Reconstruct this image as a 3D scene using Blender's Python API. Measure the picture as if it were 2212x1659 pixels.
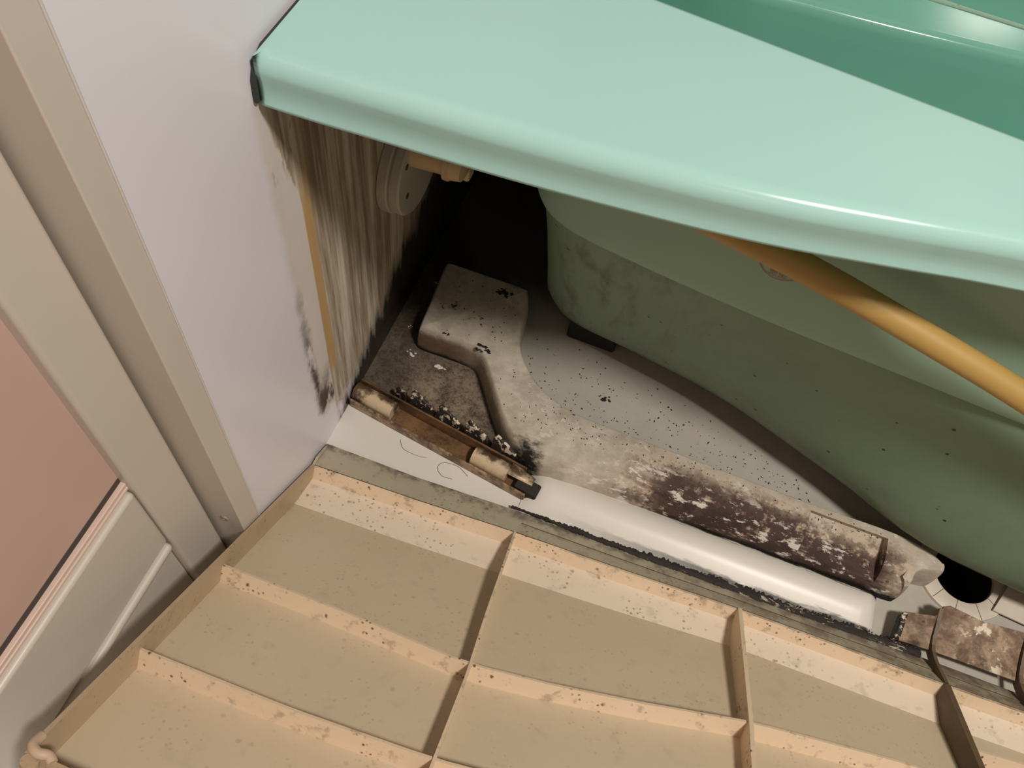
import bpy, bmesh, math, random
from mathutils import Vector, Matrix
random.seed(7)
for o in list(bpy.data.objects): bpy.data.objects.remove(o)
SC = bpy.context.scene
COL = SC.collection

# ------------------------------------------------------------------ camera, light, exposure
cam_d = bpy.data.cameras.new('camera'); cam = bpy.data.objects.new('camera', cam_d); COL.objects.link(cam)
cam_d.sensor_width = 36.0; cam_d.lens = 1844.92/2212*36; cam_d.clip_start = 0.01
_R = ((0.93056659, 0.35162007, -0.1020252), (0.35333824, -0.78950288, 0.50183392), (0.09590569, -0.50303929, -0.85892582))
M = Matrix.Identity(4)
for i in range(3):
    M[i][0] = _R[i][0]; M[i][1] = -_R[i][1]; M[i][2] = -_R[i][2]
M[0][3], M[1][3], M[2][3] = 0.27495, -0.42282, 0.900
cam.matrix_world = M
SC.camera = cam
w = bpy.data.worlds.new('world'); SC.world = w; w.use_nodes = True
w.node_tree.nodes['Background'].inputs[0].default_value = (1.0, 0.95, 0.9, 1)
w.node_tree.nodes['Background'].inputs[1].default_value = 0.05
LAMP = (1.08, -0.60, 2.14)
ld = bpy.data.lights.new('lamp_light', 'AREA'); ld.shape = 'DISK'; ld.size = 0.26; ld.energy = 39.0
ld.color = (1.0, 0.915, 0.835)
lo = bpy.data.objects.new('lamp_light', ld); COL.objects.link(lo); lo.location = LAMP
SC.view_settings.view_transform = 'Standard'
try: SC.view_settings.look = 'None'
except Exception: pass
SC.view_settings.gamma = 1.0; SC.view_settings.use_curve_mapping = False
SC.view_settings.exposure = 0.0

# ------------------------------------------------------------------ node expression helper
class X:
    def __init__(s, t, sock): s.t = t; s.s = sock
    def _m(s, op, b=None, c=None, clamp=False):
        n = s.t.nodes.new('ShaderNodeMath'); n.operation = op; n.use_clamp = clamp
        for i, q in enumerate((s, b, c)):
            if q is None: continue
            if isinstance(q, X): s.t.links.new(q.s, n.inputs[i])
            else: n.inputs[i].default_value = q
        return X(s.t, n.outputs[0])
    def __add__(s, b): return s._m('ADD', b)
    __radd__ = __add__
    def __mul__(s, b): return s._m('MULTIPLY', b)
    __rmul__ = __mul__
    def __sub__(s, b): return s._m('SUBTRACT', b)
    def __rsub__(s, b): return (s*-1.0)+b
    def mn(s, b): return s._m('MINIMUM', b)
    def mx(s, b): return s._m('MAXIMUM', b)
    def ab(s): return s._m('ABSOLUTE')
    def cl(s): return s._m('ADD', 0.0, clamp=True)
    def inv(s): return 1.0 - s

class Mt:
    """material builder working in world-position space"""
    def __init__(s, name, rough=0.5, spec=0.5, coat=0.0):
        m = bpy.data.materials.new(name); m.use_nodes = True; s.m = m; s.t = m.node_tree
        s.b = s.t.nodes['Principled BSDF']; s.b.inputs['Roughness'].default_value = rough
        s.b.inputs['Specular IOR Level'].default_value = spec; s.b.inputs['Coat Weight'].default_value = coat
        g = s.t.nodes.new('ShaderNodeNewGeometry'); s.pos = g.outputs['Position']
        sx = s.t.nodes.new('ShaderNodeSeparateXYZ'); s.t.links.new(s.pos, sx.inputs[0])
        s.x, s.y, s.z = (X(s.t, sx.outputs[i]) for i in range(3))
        sn = s.t.nodes.new('ShaderNodeSeparateXYZ'); s.t.links.new(g.outputs['Normal'], sn.inputs[0])
        s.nx, s.ny, s.nz = (X(s.t, sn.outputs[i]) for i in range(3))
    def noise(s, scale, detail=3, rough=0.55, st=(1, 1, 1), off=(0, 0, 0)):
        mp = s.t.nodes.new('ShaderNodeMapping'); mp.inputs['Scale'].default_value = st; mp.inputs['Location'].default_value = off
        s.t.links.new(s.pos, mp.inputs[0])
        n = s.t.nodes.new('ShaderNodeTexNoise'); n.inputs['Scale'].default_value = scale
        n.inputs['Detail'].default_value = detail; n.inputs['Roughness'].default_value = rough
        s.t.links.new(mp.outputs[0], n.inputs['Vector']); return X(s.t, n.outputs[0])
    def spots(s, scale, off=(0, 0, 0), rnd=1.0):
        mp = s.t.nodes.new('ShaderNodeMapping'); mp.inputs['Location'].default_value = off
        s.t.links.new(s.pos, mp.inputs[0])
        n = s.t.nodes.new('ShaderNodeTexVoronoi'); n.inputs['Scale'].default_value = scale; n.inputs['Randomness'].default_value = rnd
        s.t.links.new(mp.outputs[0], n.inputs['Vector']); return X(s.t, n.outputs['Distance'])
    def ss(s, a, b, v):
        n = s.t.nodes.new('ShaderNodeMapRange'); n.interpolation_type = 'SMOOTHSTEP'
        s.t.links.new(v.s, n.inputs[0])
        flip = a > b
        n.inputs[1].default_value = min(a, b); n.inputs[2].default_value = max(a, b)
        n.inputs[3].default_value = 1.0 if flip else 0.0; n.inputs[4].default_value = 0.0 if flip else 1.0
        return X(s.t, n.outputs[0])
    def rgb(s, c):
        n = s.t.nodes.new('ShaderNodeRGB'); n.outputs[0].default_value = (*c, 1); return X(s.t, n.outputs[0])
    def mix(s, a, b, f):
        n = s.t.nodes.new('ShaderNodeMix'); n.data_type = 'RGBA'
        for q, i in ((a, 6), (b, 7)):
            if isinstance(q, X): s.t.links.new(q.s, n.inputs[i])
            else: n.inputs[i].default_value = (*q, 1)
        if isinstance(f, X): s.t.links.new(f.s, n.inputs[0])
        else: n.inputs[0].default_value = f
        return X(s.t, n.outputs[2])
    def color(s, c):
        if isinstance(c, X): s.t.links.new(c.s, s.b.inputs['Base Color'])
        else: s.b.inputs['Base Color'].default_value = (*c, 1)
        return s
    def roughness(s, v): s.t.links.new(v.s, s.b.inputs['Roughness']); return s
    def bump(s, h, strength=0.3, dist=0.002):
        n = s.t.nodes.new('ShaderNodeBump'); n.inputs['Strength'].default_value = strength; n.inputs['Distance'].default_value = dist
        s.t.links.new(h.s, n.inputs['Height']); s.t.links.new(n.outputs[0], s.b.inputs['Normal']); return s

def plain(name, c, rough=0.5, var=0.06, scale=60, spec=0.5, coat=0):
    k = Mt(name, rough, spec, coat); n = k.noise(scale, 4)
    k.color(k.mix(tuple(v*(1-var) for v in c), tuple(min(1, v*(1+var)) for v in c), n)); k.bump(n, 0.08, 0.0006); return k.m

BLK = (0.012, 0.010, 0.009); BRN = (0.085, 0.045, 0.022); DBR = (0.045, 0.028, 0.020)

# wall: satin white panel, stripped and mouldy where it was behind the apron
k = Mt('wall_panel', 0.32, 0.4)
edge = k.noise(38, 5, 0.65) - 0.5
e2 = k.noise(120, 4, 0.6, off=(3, 1, 0)) - 0.5
yy = k.y + edge*0.012 + (k.z - 0.3)*0.03
base = k.mix((0.79, 0.755, 0.815), (0.83, 0.795, 0.855), k.noise(6, 2))
below = k.ss(0.505, 0.495, k.z)
cream = k.mix((0.62, 0.56, 0.53), (0.74, 0.69, 0.66), k.noise(30, 4, st=(1, 1, 0.3)))
s1 = k.ss(-0.066, -0.054, yy)*below*k.ss(0.050, 0.062, k.z + e2*0.03)
c = k.mix(base, cream, s1)
rim_m = k.ss(0.011, 0.0, (yy + 0.060).ab() + e2*0.012)*k.ss(0.36, 0.12, k.z + edge*0.2)*k.ss(0.062, 0.075, k.z + e2*0.02)
c = k.mix(c, (0.09, 0.06, 0.045), (rim_m*k.ss(0.36, 0.52, k.noise(70, 4, st=(1, 1, 0.35)))).cl())
low = k.ss(0.15, 0.085, k.z + edge*0.06)*k.ss(0.060, 0.072, k.z + e2*0.03)*k.ss(-0.066, -0.056, yy)*k.ss(-0.016, -0.028, k.y)
c = k.mix(c, (0.085, 0.055, 0.035), low*k.ss(0.42, 0.55, k.noise(60, 5, st=(1, 1, 0.3), off=(0, 2, 0))))
# bare streaked board
streak = k.noise(75, 4, 0.6, st=(1, 1, 0.045)); streak2 = k.noise(210, 3, 0.6, st=(1, 1, 0.06), off=(1, 5, 0))
board = k.mix((0.25, 0.185, 0.12), (0.64, 0.57, 0.47), k.ss(0.36, 0.66, streak*0.65 + streak2*0.35))
board = k.mix(board, (0.30, 0.18, 0.075), k.ss(0.56, 0.66, k.noise(40, 2, st=(1, 1, 0.05), off=(0, 9, 0)))*0.6)
bz = k.ss(-0.029, -0.026, k.y + (streak2-0.5)*0.002 + k.ss(0.36, 0.48, k.z + edge*0.05)*0.024)*below*k.ss(0.02, 0.05, k.z + e2*0.04)  # board colour reaches forward near the rim, painting in the rim's shadow
c = k.mix(c, board, bz)
strip = k.ss(0.0068, 0.0055, (k.y + 0.0215 + (k.z-0.3)*0.012).ab())*below*k.ss(0.10, 0.12, k.z)*k.ss(0.44, 0.34, k.z)  # strip faded out at the top, where the rim shades it
c = k.mix(c, (0.50, 0.32, 0.13), strip*0.9)
up = k.ss(0.60, 0.70, k.noise(90, 3, st=(1, 1, 0.3), off=(0, 4, 0)))*k.ss(0.40, 0.47, k.z)*k.ss(-0.058, -0.05, yy)*k.ss(0.02, -0.01, k.y)*below
c = k.mix(c, (0.05, 0.04, 0.03), up)
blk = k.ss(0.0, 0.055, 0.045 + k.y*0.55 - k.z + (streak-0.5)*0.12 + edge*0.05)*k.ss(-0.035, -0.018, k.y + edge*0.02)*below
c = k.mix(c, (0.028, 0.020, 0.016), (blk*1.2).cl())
c = k.mix(c, (0.02, 0.016, 0.014), k.ss(0.12, 0.30, k.y)*below*0.75)  # deep shade towards the tub end, painted into the wall colour
line = k.ss(0.0014, 0.0004, (k.y + k.z*0.0 + 0.0 ).ab())*k.ss(0.02, 0.0, k.z)
c = k.mix(c, BLK, line)
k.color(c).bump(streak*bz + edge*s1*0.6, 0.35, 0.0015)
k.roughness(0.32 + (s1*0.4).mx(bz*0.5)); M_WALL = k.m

# bathroom floor: white in the open, mould-brown and dusty under the tub
k = Mt('floor_pan', 0.30, 0.5)
n1 = k.noise(28, 6, 0.68); n2 = k.noise(150, 5, 0.7); n3 = k.noise(420, 3, 0.6)
white = k.mix((0.69, 0.655, 0.59), (0.74, 0.705, 0.645), k.noise(9, 2))
behind = k.ss(-0.004, 0.006, k.y + k.x*0.13 + (n2-0.5)*0.008)
left = k.ss(0.03, -0.03, k.x + k.y*0.7 - 0.235)
brown = k.mix((0.055, 0.035, 0.022), (0.34, 0.27, 0.19), k.ss(0.40, 0.66, n1*0.45 + n2*0.40 + n3*0.15 + 0.02))
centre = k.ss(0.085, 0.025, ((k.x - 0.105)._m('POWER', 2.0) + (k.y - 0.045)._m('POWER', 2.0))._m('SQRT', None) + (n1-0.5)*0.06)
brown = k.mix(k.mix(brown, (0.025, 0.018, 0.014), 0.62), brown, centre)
brown = k.mix(brown, BLK, k.ss(0.58, 0.66, n2)*0.8)
dust = k.mix((0.36, 0.34, 0.29), (0.50, 0.47, 0.41), n1)
dust = k.mix(dust, (0.06, 0.05, 0.04), k.ss(0.62, 0.70, n2*0.6 + n3*0.4)*0.8)
c = k.mix(white, k.mix(dust, brown, left), behind)
c = k.mix(c, (0.02, 0.018, 0.016), k.ss(0.20, 0.27, k.y + (n1-0.5)*0.05)*behind*0.85)  # unlit void behind the block, blackened in the floor colour
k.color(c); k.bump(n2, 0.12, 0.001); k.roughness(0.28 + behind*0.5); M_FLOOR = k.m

k = Mt('kerb_white', 0.34, 0.42)
fz = k.noise(70, 5, 0.7, st=(0.16, 1, 1)); fz2 = k.noise(60, 5, 0.7, st=(0.2, 1, 1), off=(3, 3, 0))
c = k.mix((0.70, 0.665, 0.60), (0.74, 0.705, 0.64), k.noise(12, 3))
c = k.mix(c, (0.03, 0.024, 0.02), k.ss(0.0015, 0.006, k.y - k.x*0.006 + (fz-0.5)*0.030)*k.ss(0.30, 0.42, k.x + (fz2-0.5)*0.1))
c = k.mix(c, (0.03, 0.024, 0.02), k.ss(-0.0395, -0.0445, k.y - k.x*0.016 + (fz2-0.5)*0.022)*k.ss(0.24, 0.50, k.x))
k.color(c); M_KERB = k.m

# moulded support plinth: chalky beige with mould on the front roll
k = Mt('plinth_mould', 0.75, 0.25)
n1 = k.noise(30, 6, 0.66); n2 = k.noise(95, 6, 0.7, st=(0.7, 1, 1)); n3 = k.noise(330, 4, 0.65); n4 = k.noise(48, 5, 0.7, off=(4, 2, 1))
c = k.mix((0.40, 0.35, 0.28), (0.60, 0.55, 0.46), k.ss(0.35, 0.65, n1*0.6 + n2*0.4))
c = k.mix(c, (0.66, 0.62, 0.52), k.ss(0.60, 0.64, n4)*k.ss(0.16, 0.2, k.x)*0.8)
c = k.mix(c, (0.10, 0.085, 0.07), k.ss(0.63, 0.70, n2*0.55 + n3*0.45)*0.8)
run = k.ss(0.29, 0.40, k.x + (n1-0.5)*0.12)
front = k.ss(0.074, 0.034, k.y + (n4-0.5)*0.035)
endw = k.ss(0.668, 0.625, k.x + (0.03-k.y)*0.3 + (n1-0.5)*0.06)
zone = run*front*endw
c = k.mix(c, (0.64, 0.48, 0.34), zone*0.75)
c = k.mix(c, (0.075, 0.045, 0.038), (k.ss(0.47, 0.56, n1*0.4 + n2*0.42 + n3*0.12 + zone*0.10)*zone).cl())
sp = k.ss(0.36, 0.18, k.spots(150))*k.ss(0.44, 0.56, n4)
c = k.mix(c, (0.07, 0.03, 0.028), sp*zone)
foot = k.ss(0.036, 0.020, k.y + (n1-0.5)*0.022)*run*endw
c = k.mix(c, (0.05, 0.032, 0.026), foot*k.ss(0.40, 0.52, k.noise(70, 5, 0.65, st=(0.22, 1, 1)))*0.95)
wh = k.ss(0.55, 0.61, k.noise(75, 6, 0.72, st=(0.45, 1, 1), off=(7, 3, 0)))
c = k.mix(c, (0.74, 0.69, 0.63), wh*k.ss(0.056, 0.030, k.y)*k.ss(0.24, 0.30, k.x)*0.85)
c = k.mix(c, BLK, k.ss(0.017, 0.010, k.z + (n2-0.5)*0.020)*k.ss(0.30, 0.46, k.x)*k.ss(0.05, 0.02, k.y))
# brown stained left side of the block and the arm
lft = k.ss(0.041, 0.030, k.z + (n2-0.5)*0.008)*k.ss(0.10, 0.0, k.x + k.y*0.72 - 0.155)
c = k.mix(c, k.mix((0.045, 0.026, 0.014), (0.20, 0.11, 0.05), n2), lft*0.9)
c = k.mix(c, BLK, k.ss(0.010, 0.003, k.z + (n2-0.5)*0.01)*k.ss(0.10, 0.0, k.x + k.y*0.72 - 0.155))
c = k.mix(c, (0.02, 0.017, 0.015), k.ss(0.024, 0.006, ((k.x-0.220)._m('POWER', 2.0) + (k.y+0.0)._m('POWER', 2.0))._m('SQRT', None) + (n2-0.5)*0.05))
k.color(c).bump(n2*0.6 + n3*0.4, 0.45, 0.0022); M_PLINTH = k.m

# bathtub
k = Mt('tub_rim_green', 0.16, 0.5)
k.color(k.mix((0.405, 0.68, 0.63), (0.425, 0.70, 0.65), k.noise(5, 2))); M_RIM = k.m
k = Mt('tub_basin_green', 0.14, 0.5)
k.color(k.mix((0.21, 0.50, 0.41), (0.235, 0.53, 0.44), k.noise(5, 2))); M_BASIN = k.m  # darker than the rim green: the basin's weaker light is in the colour
k = Mt('tub_outer_green', 0.45, 0.35)
n1 = k.noise(14, 5, 0.6); n2 = k.noise(120, 4, 0.6); st = k.noise(45, 4, 0.6, st=(1, 1, 0.1))
c = k.mix((0.28, 0.44, 0.33), (0.32, 0.49, 0.37), n1)
shade_grime = k.ss(0.3045, 0.2995, k.z)  # shade below the step put into the colour; also bounds the streaks
c = k.mix(c, k.mix((0.125, 0.20, 0.125), (0.20, 0.30, 0.19), n1*0.6 + n2*0.4), shade_grime*0.85)
c = k.mix(c, (0.07, 0.065, 0.045), k.ss(0.5, 0.68, st*0.7 + n2*0.15 + n1*0.2)*shade_grime*k.ss(0.42, 0.22, k.x)*0.6)
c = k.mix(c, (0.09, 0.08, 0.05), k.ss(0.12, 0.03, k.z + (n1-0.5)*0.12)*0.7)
sp = k.ss(0.11, 0.06, k.spots(46))*k.ss(0.42, 0.50, k.noise(30, 2, off=(5, 5, 5)))
c = k.mix(c, (0.03, 0.025, 0.02), sp*k.ss(0.33, 0.29, k.z))
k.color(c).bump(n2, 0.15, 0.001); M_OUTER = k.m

# apron panel back
def panel_mat(name, ca, cb, dirt, rough=0.45):
    k = Mt(name, rough, 0.35)
    n1 = k.noise(7, 3, 0.5); n2 = k.noise(60, 5, 0.65); n3 = k.noise(260, 4, 0.65)
    c = k.mix(ca, cb, n1)
    c = k.mix(c, tuple(v*0.62 for v in ca), k.ss(0.54, 0.68, n2)*dirt)
    sp = (k.ss(0.30, 0.10, k.spots(170) + (n3-0.5)*0.5)*k.ss(0.47, 0.58, k.noise(24, 3, off=(2, 7, 1)))).mx(k.ss(0.17, 0.07, k.spots(62, off=(3, 1, 4)) + (n3-0.5)*0.3)*k.ss(0.50, 0.58, k.noise(17, 3, off=(8, 7, 1))))
    c = k.mix(c, (0.17, 0.095, 0.05), sp*min(1, dirt*1.5))
    c = k.mix(c, (0.10, 0.06, 0.035), k.ss(0.66, 0.72, n3*0.6 + n2*0.4)*min(1, dirt*1.4))
    return k, c, n2
k, c, n2 = panel_mat('panel_skin', (0.59, 0.485, 0.335), (0.64, 0.53, 0.385), 0.16)
k.color(c).bump(n2, 0.06, 0.001); M_SKIN = k.m
k, c, n2 = panel_mat('panel_band', (0.76, 0.64, 0.50), (0.82, 0.70, 0.56), 0.4)  # paler than the skin: light caught by the bevel is painted in
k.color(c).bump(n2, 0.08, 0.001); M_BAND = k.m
k, c, n2 = panel_mat('panel_rib', (0.68, 0.53, 0.36), (0.74, 0.59, 0.425), 0.85)  # paler than the skin, adding light on the near faces by colour
k.color(c).bump(n2, 0.10, 0.001); M_RIB = k.m
k, c, n2 = panel_mat('panel_edge', (0.46, 0.345, 0.22), (0.50, 0.385, 0.255), 0.25)
k.color(c); M_EDGE = k.m
k, c, n2 = panel_mat('panel_lip', (0.56, 0.495, 0.36), (0.62, 0.54, 0.40), 0.5)
g = k.ss(-0.078, -0.052, k.y - k.x*0.03 + (n2-0.5)*0.03)
c = k.mix(c, (0.22, 0.20, 0.15), 0.35 + g*0.25)
c = k.mix(c, (0.07, 0.06, 0.048), g*k.ss(0.40, 0.58, n2)*0.8)
c = k.mix(c, (0.15, 0.09, 0.06), k.ss(0.34, 0.60, k.x + (n2-0.5)*0.3)*k.ss(0.40, 0.58, k.noise(40, 4))*0.55)
k.color(c).bump(n2, 0.1, 0.001); M_LIP = k.m
k = Mt('black_mould', 0.7, 0.2)
n1 = k.noise(90, 5, 0.7, st=(0.3, 1, 1)); n2 = k.noise(160, 5, 0.7, st=(0.25, 1, 1), off=(3, 0, 0))
c = k.mix((0.018, 0.014, 0.014), (0.05, 0.04, 0.035), n1)
c = k.mix(c, (0.50, 0.44, 0.36), k.ss(0.57, 0.63, n2)*k.ss(0.35, 0.55, k.x))
k.color(c).bump(n1, 0.5, 0.002); M_BMOULD = k.m
k = Mt('brown_lip', 0.6, 0.3)
n1 = k.noise(35, 5, 0.65); n2 = k.noise(110, 6, 0.72)
c = k.mix((0.13, 0.075, 0.045), (0.42, 0.31, 0.21), k.ss(0.40, 0.65, n1*0.6 + n2*0.4))
c = k.mix(c, (0.72, 0.64, 0.52), k.ss(0.55, 0.60, k.noise(70, 6, 0.7, off=(2, 2, 2)))*k.ss(0.032, 0.012, (k.x-0.745).ab()))
c = k.mix(c, BLK, k.ss(0.58, 0.68, k.noise(45, 4, off=(9, 2, 2)))*0.8)
k.color(c).bump(n2, 0.3, 0.0015); M_BLIP = k.m
M_GUSSET = plain('dark_brown_edge', (0.13, 0.085, 0.05), 0.55, 0.35, 90)

# rail
k = Mt('rail_stained', 0.42, 0.4)
n1 = k.noise(40, 5, 0.65, st=(0.5, 1, 1)); n2 = k.noise(140, 5, 0.7)
c = k.mix((0.055, 0.030, 0.016), (0.22, 0.12, 0.055), k.ss(0.35, 0.65, n1*0.6 + n2*0.4))
c = k.mix(c, BLK, k.ss(0.56, 0.66, n2)*0.6)
k.color(c).bump(n2, 0.3, 0.001); M_RAIL = k.m
k = Mt('rail_cream', 0.38, 0.4)
n1 = k.noise(45, 5, 0.6); n2 = k.noise(160, 5, 0.7)
c = k.mix((0.55, 0.42, 0.26), (0.66, 0.54, 0.38), n1)
c = k.mix(c, (0.10, 0.060, 0.036), k.ss(0.44, 0.60, n1*0.55 + n2*0.30 + k.ss(0.006, 0.016, k.y + k.x*0.14)*0.14 + k.ss(0.035, 0.005, k.x)*0.16))
k.color(c).bump(n2, 0.2, 0.0008); M_CREAM = k.m
k = Mt('rail_lip_stained', 0.42, 0.4)
n1 = k.noise(55, 5, 0.65); n2 = k.noise(150, 4, 0.7)
c = k.mix((0.11, 0.062, 0.032), (0.42, 0.29, 0.17), k.ss(0.42, 0.62, n1*0.6 + n2*0.4))
k.color(c).bump(n2, 0.2, 0.001); M_LIPR = k.m
k = Mt('fin_mould', 0.55, 0.3)
n2 = k.noise(130, 5, 0.65)
c = k.mix((0.66, 0.58, 0.46), (0.03, 0.022, 0.018), k.ss(0.42, 0.50, n2 + k.ss(0.030, 0.020, k.z)*0.08))
k.color(c).bump(n2, 0.3, 0.001); M_FIN = k.m
M_BLACK = plain('black_debris', (0.012, 0.011, 0.010), 0.85, 0.3, 300)
M_FLAKE = plain('white_flake', (0.68, 0.64, 0.58), 0.8, 0.15, 300)
M_SPECK = plain('dark_speck', (0.035, 0.026, 0.020), 0.9, 0.4, 300)
M_SEAL = plain('black_sealant', (0.03, 0.035, 0.03), 0.6, 0.3, 120)
# door
M_FRAME = plain('door_frame', (0.62, 0.565, 0.49), 0.38, 0.02, 8)
M_PINK = plain('pink_pane', (0.60, 0.415, 0.36), 0.30, 0.02, 8)
M_GASK = plain('pink_gasket', (0.72, 0.55, 0.46), 0.4, 0.03, 8)
M_DGAP = plain('dark_gap', (0.07, 0.055, 0.05), 0.7, 0.1, 30)
M_HOSE = plain('yellow_hose', (0.46, 0.295, 0.085), 0.5, 0.05, 20)
M_FIT = plain('fitting_grey', (0.44, 0.41, 0.34), 0.5, 0.12, 50)
M_TAN = plain('fitting_tan', (0.58, 0.42, 0.24), 0.4, 0.08, 30)
M_RED = plain('stamp_red', (0.38, 0.11, 0.09), 0.6, 0.15, 200)
M_METAL = plain('screw_metal', (0.30, 0.27, 0.24), 0.35, 0.1, 60)
M_CEIL = plain('ceiling_white', (0.30, 0.285, 0.27), 0.5, 0.02, 10)
M_ROOM = plain('room_wall_brown', (0.13, 0.11, 0.095), 0.4, 0.02, 8)
M_RING = plain('drain_ring', (0.62, 0.56, 0.46), 0.5, 0.10, 60)
M_HAIR = plain('hair', (0.10, 0.08, 0.06), 0.6, 0.1, 60)

# ------------------------------------------------------------------ mesh helpers
def link(name, verts, faces, mat, parent=None, smooth=False, props=None, sol=0, sharp=None, up=None):
    me = bpy.data.meshes.new(name)
    if parent is not None:
        pl = parent.matrix_basis.translation
        pp = parent.parent
        while pp is not None: pl = pl + pp.matrix_basis.translation; pp = pp.parent
        verts = [Vector(v) - pl for v in verts]
    me.from_pydata([tuple(v) for v in verts], [], faces)
    bm = bmesh.new(); bm.from_mesh(me); bmesh.ops.recalc_face_normals(bm, faces=bm.faces)
    if up is not None and sum(fc.normal.dot(up) for fc in bm.faces) < 0: bmesh.ops.reverse_faces(bm, faces=bm.faces)
    bm.to_mesh(me); bm.free()
    me.materials.append(mat)
    if smooth and not (sol and up is not None):
        for p in me.polygons: p.use_smooth = True
        if sharp: me.set_sharp_from_angle(angle=math.radians(sharp))
    o = bpy.data.objects.new(name, me); COL.objects.link(o)
    if parent is not None: o.parent = parent
    if sol:
        md = o.modifiers.new('solid', 'SOLIDIFY'); md.thickness = abs(sol); md.offset = -1 if sol > 0 else 1
    if props:
        for a, b in props.items(): o[a] = b
    return o

def empty(name, loc, **props):
    o = bpy.data.objects.new(name, None); COL.objects.link(o); o.location = loc; o.empty_display_size = 0.02
    for a, b in props.items(): o[a] = b
    return o

def T(label, cat, group=None):
    d = {'label': label, 'category': cat}
    if group: d['group'] = group
    return d
S = {'kind': 'structure'}

def boxv(x0, x1, y0, y1, z0, z1):
    v = [(x, y, z) for z in (z0, z1) for y in (y0, y1) for x in (x0, x1)]
    f = [(0, 2, 3, 1), (4, 5, 7, 6), (0, 1, 5, 4), (2, 6, 7, 3), (0, 4, 6, 2), (1, 3, 7, 5)]
    return v, f

def box(name, b, mat, parent=None, props=None, bev=0.0):
    v, f = boxv(*b); o = link(name, v, f, mat, parent, props=props)
    if bev:
        md = o.modifiers.new('bevel', 'BEVEL'); md.width = bev; md.segments = 3; md.limit_method = 'ANGLE'
        for p in o.data.polygons: p.use_smooth = True
        wn = o.modifiers.new('wn', 'WEIGHTED_NORMAL'); wn.keep_sharp = True
    return o

def oriented(name, o, ax, ay, az, mat, parent=None, props=None, bev=0.0):
    """box from corner o and three edge vectors"""
    o = Vector(o); ax, ay, az = Vector(ax), Vector(ay), Vector(az)
    v = [o + ax*i + ay*j + az*q for q in (0, 1) for j in (0, 1) for i in (0, 1)]
    f = [(0, 2, 3, 1), (4, 5, 7, 6), (0, 1, 5, 4), (2, 6, 7, 3), (0, 4, 6, 2), (1, 3, 7, 5)]
    ob = link(name, v, f, mat, parent, props=props)
    if bev:
        md = ob.modifiers.new('bevel', 'BEVEL'); md.width = bev; md.segments = 2
        for p in ob.data.polygons: p.use_smooth = True
        ob.modifiers.new('wn', 'WEIGHTED_NORMAL')
    return ob

def crom(pts, n, closed=False):
    pts = [Vector(p) for p in pts]; m = len(pts); out = []
    segs = m if closed else m-1
    for i in range(segs):
        if closed: a, b, c, d = (pts[(i+j-1) % m] for j in range(4))
        else: a, b, c, d = pts[max(i-1, 0)], pts[i], pts[i+1], pts[min(i+2, m-1)]
        for q in range(n):
            t = q/n
            out.append(0.5*((2*b) + (c-a)*t + (2*a-5*b+4*c-d)*t*t + (3*b-a-3*c+d)*t**3))
    if not closed: out.append(pts[-1])
    return out

def interp(tab, x):
    if x <= tab[0][0]: 
        (x0, y0), (x1, y1) = tab[0], tab[1]
        return y0
    for (x0, y0), (x1, y1) in zip(tab, tab[1:]):
        if x <= x1: return y0 + (y1-y0)*(x-x0)/(x1-x0)
    return tab[-1][1]

def normals2d(pts):
    """outward normals for a closed 2d loop"""
    m = len(pts); area = sum(pts[i][0]*pts[(i+1) % m][1] - pts[(i+1) % m][0]*pts[i][1] for i in range(m))
    sg = 1 if area > 0 else -1; out = []
    for i in range(m):
        d = Vector((pts[(i+1) % m][0]-pts[i-1][0], pts[(i+1) % m][1]-pts[i-1][1]))
        d.normalize(); out.append(Vector((d.y*sg, -d.x*sg)))
    return out

def loft(loops, closed=True, cap0=False, cap1=False):
    n = len(loops[0]); v = [p for L in loops for p in L]; f = []
    for i in range(len(loops)-1):
        for j in range(n if closed else n-1):
            q = (j+1) % n
            f.append((i*n+j, i*n+q, (i+1)*n+q, (i+1)*n+j))
    if cap0: f.append(tuple(range(n)))
    if cap1: f.append(tuple((len(loops)-1)*n+j for j in range(n)))
    return v, f

def tube(name, path, r, mat, parent=None, seg=16, props=None, caps=True):
    path = [Vector(p) for p in path]; loops = []; up = Vector((0, 0, 1))
    for i, p in enumerate(path):
        d = (path[min(i+1, len(path)-1)] - path[max(i-1, 0)]).normalized()
        a = d.cross(up)
        if a.length < 1e-4: a = d.cross(Vector((0, 1, 0)))
        a.normalize(); b = a.cross(d)
        rr = r[i] if isinstance(r, (list, tuple)) else r
        loops.append([p + (a*math.cos(2*math.pi*j/seg) + b*math.sin(2*math.pi*j/seg))*rr for j in range(seg)])
    v, f = loft(loops, True, caps, caps)
    return link(name, v, f, mat, parent, smooth=True, props=props, sharp=50)

def lathe_x(name, cx, cy, cz, prof, mat, parent=None, seg=40, props=None):
    """lathe about an axis parallel to x: prof = [(x offset, radius)]"""
    loops = [[(cx+dx, cy+r*math.cos(2*math.pi*j/seg), cz+r*math.sin(2*math.pi*j/seg)) for j in range(seg)] for dx, r in prof]
    v, f = loft(loops, True, True, True)
    return link(name, v, f, mat, parent, smooth=True, props=props, sharp=35)

def lathe_z(name, cx, cy, prof, mat, parent=None, seg=48, props=None, caps=(False, False)):
    loops = [[(cx+r*math.cos(2*math.pi*j/seg), cy+r*math.sin(2*math.pi*j/seg), z) for j in range(seg)] for r, z in prof]
    v, f = loft(loops, True, *caps)
    return link(name, v, f, mat, parent, smooth=True, props=props, sharp=35)

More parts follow.
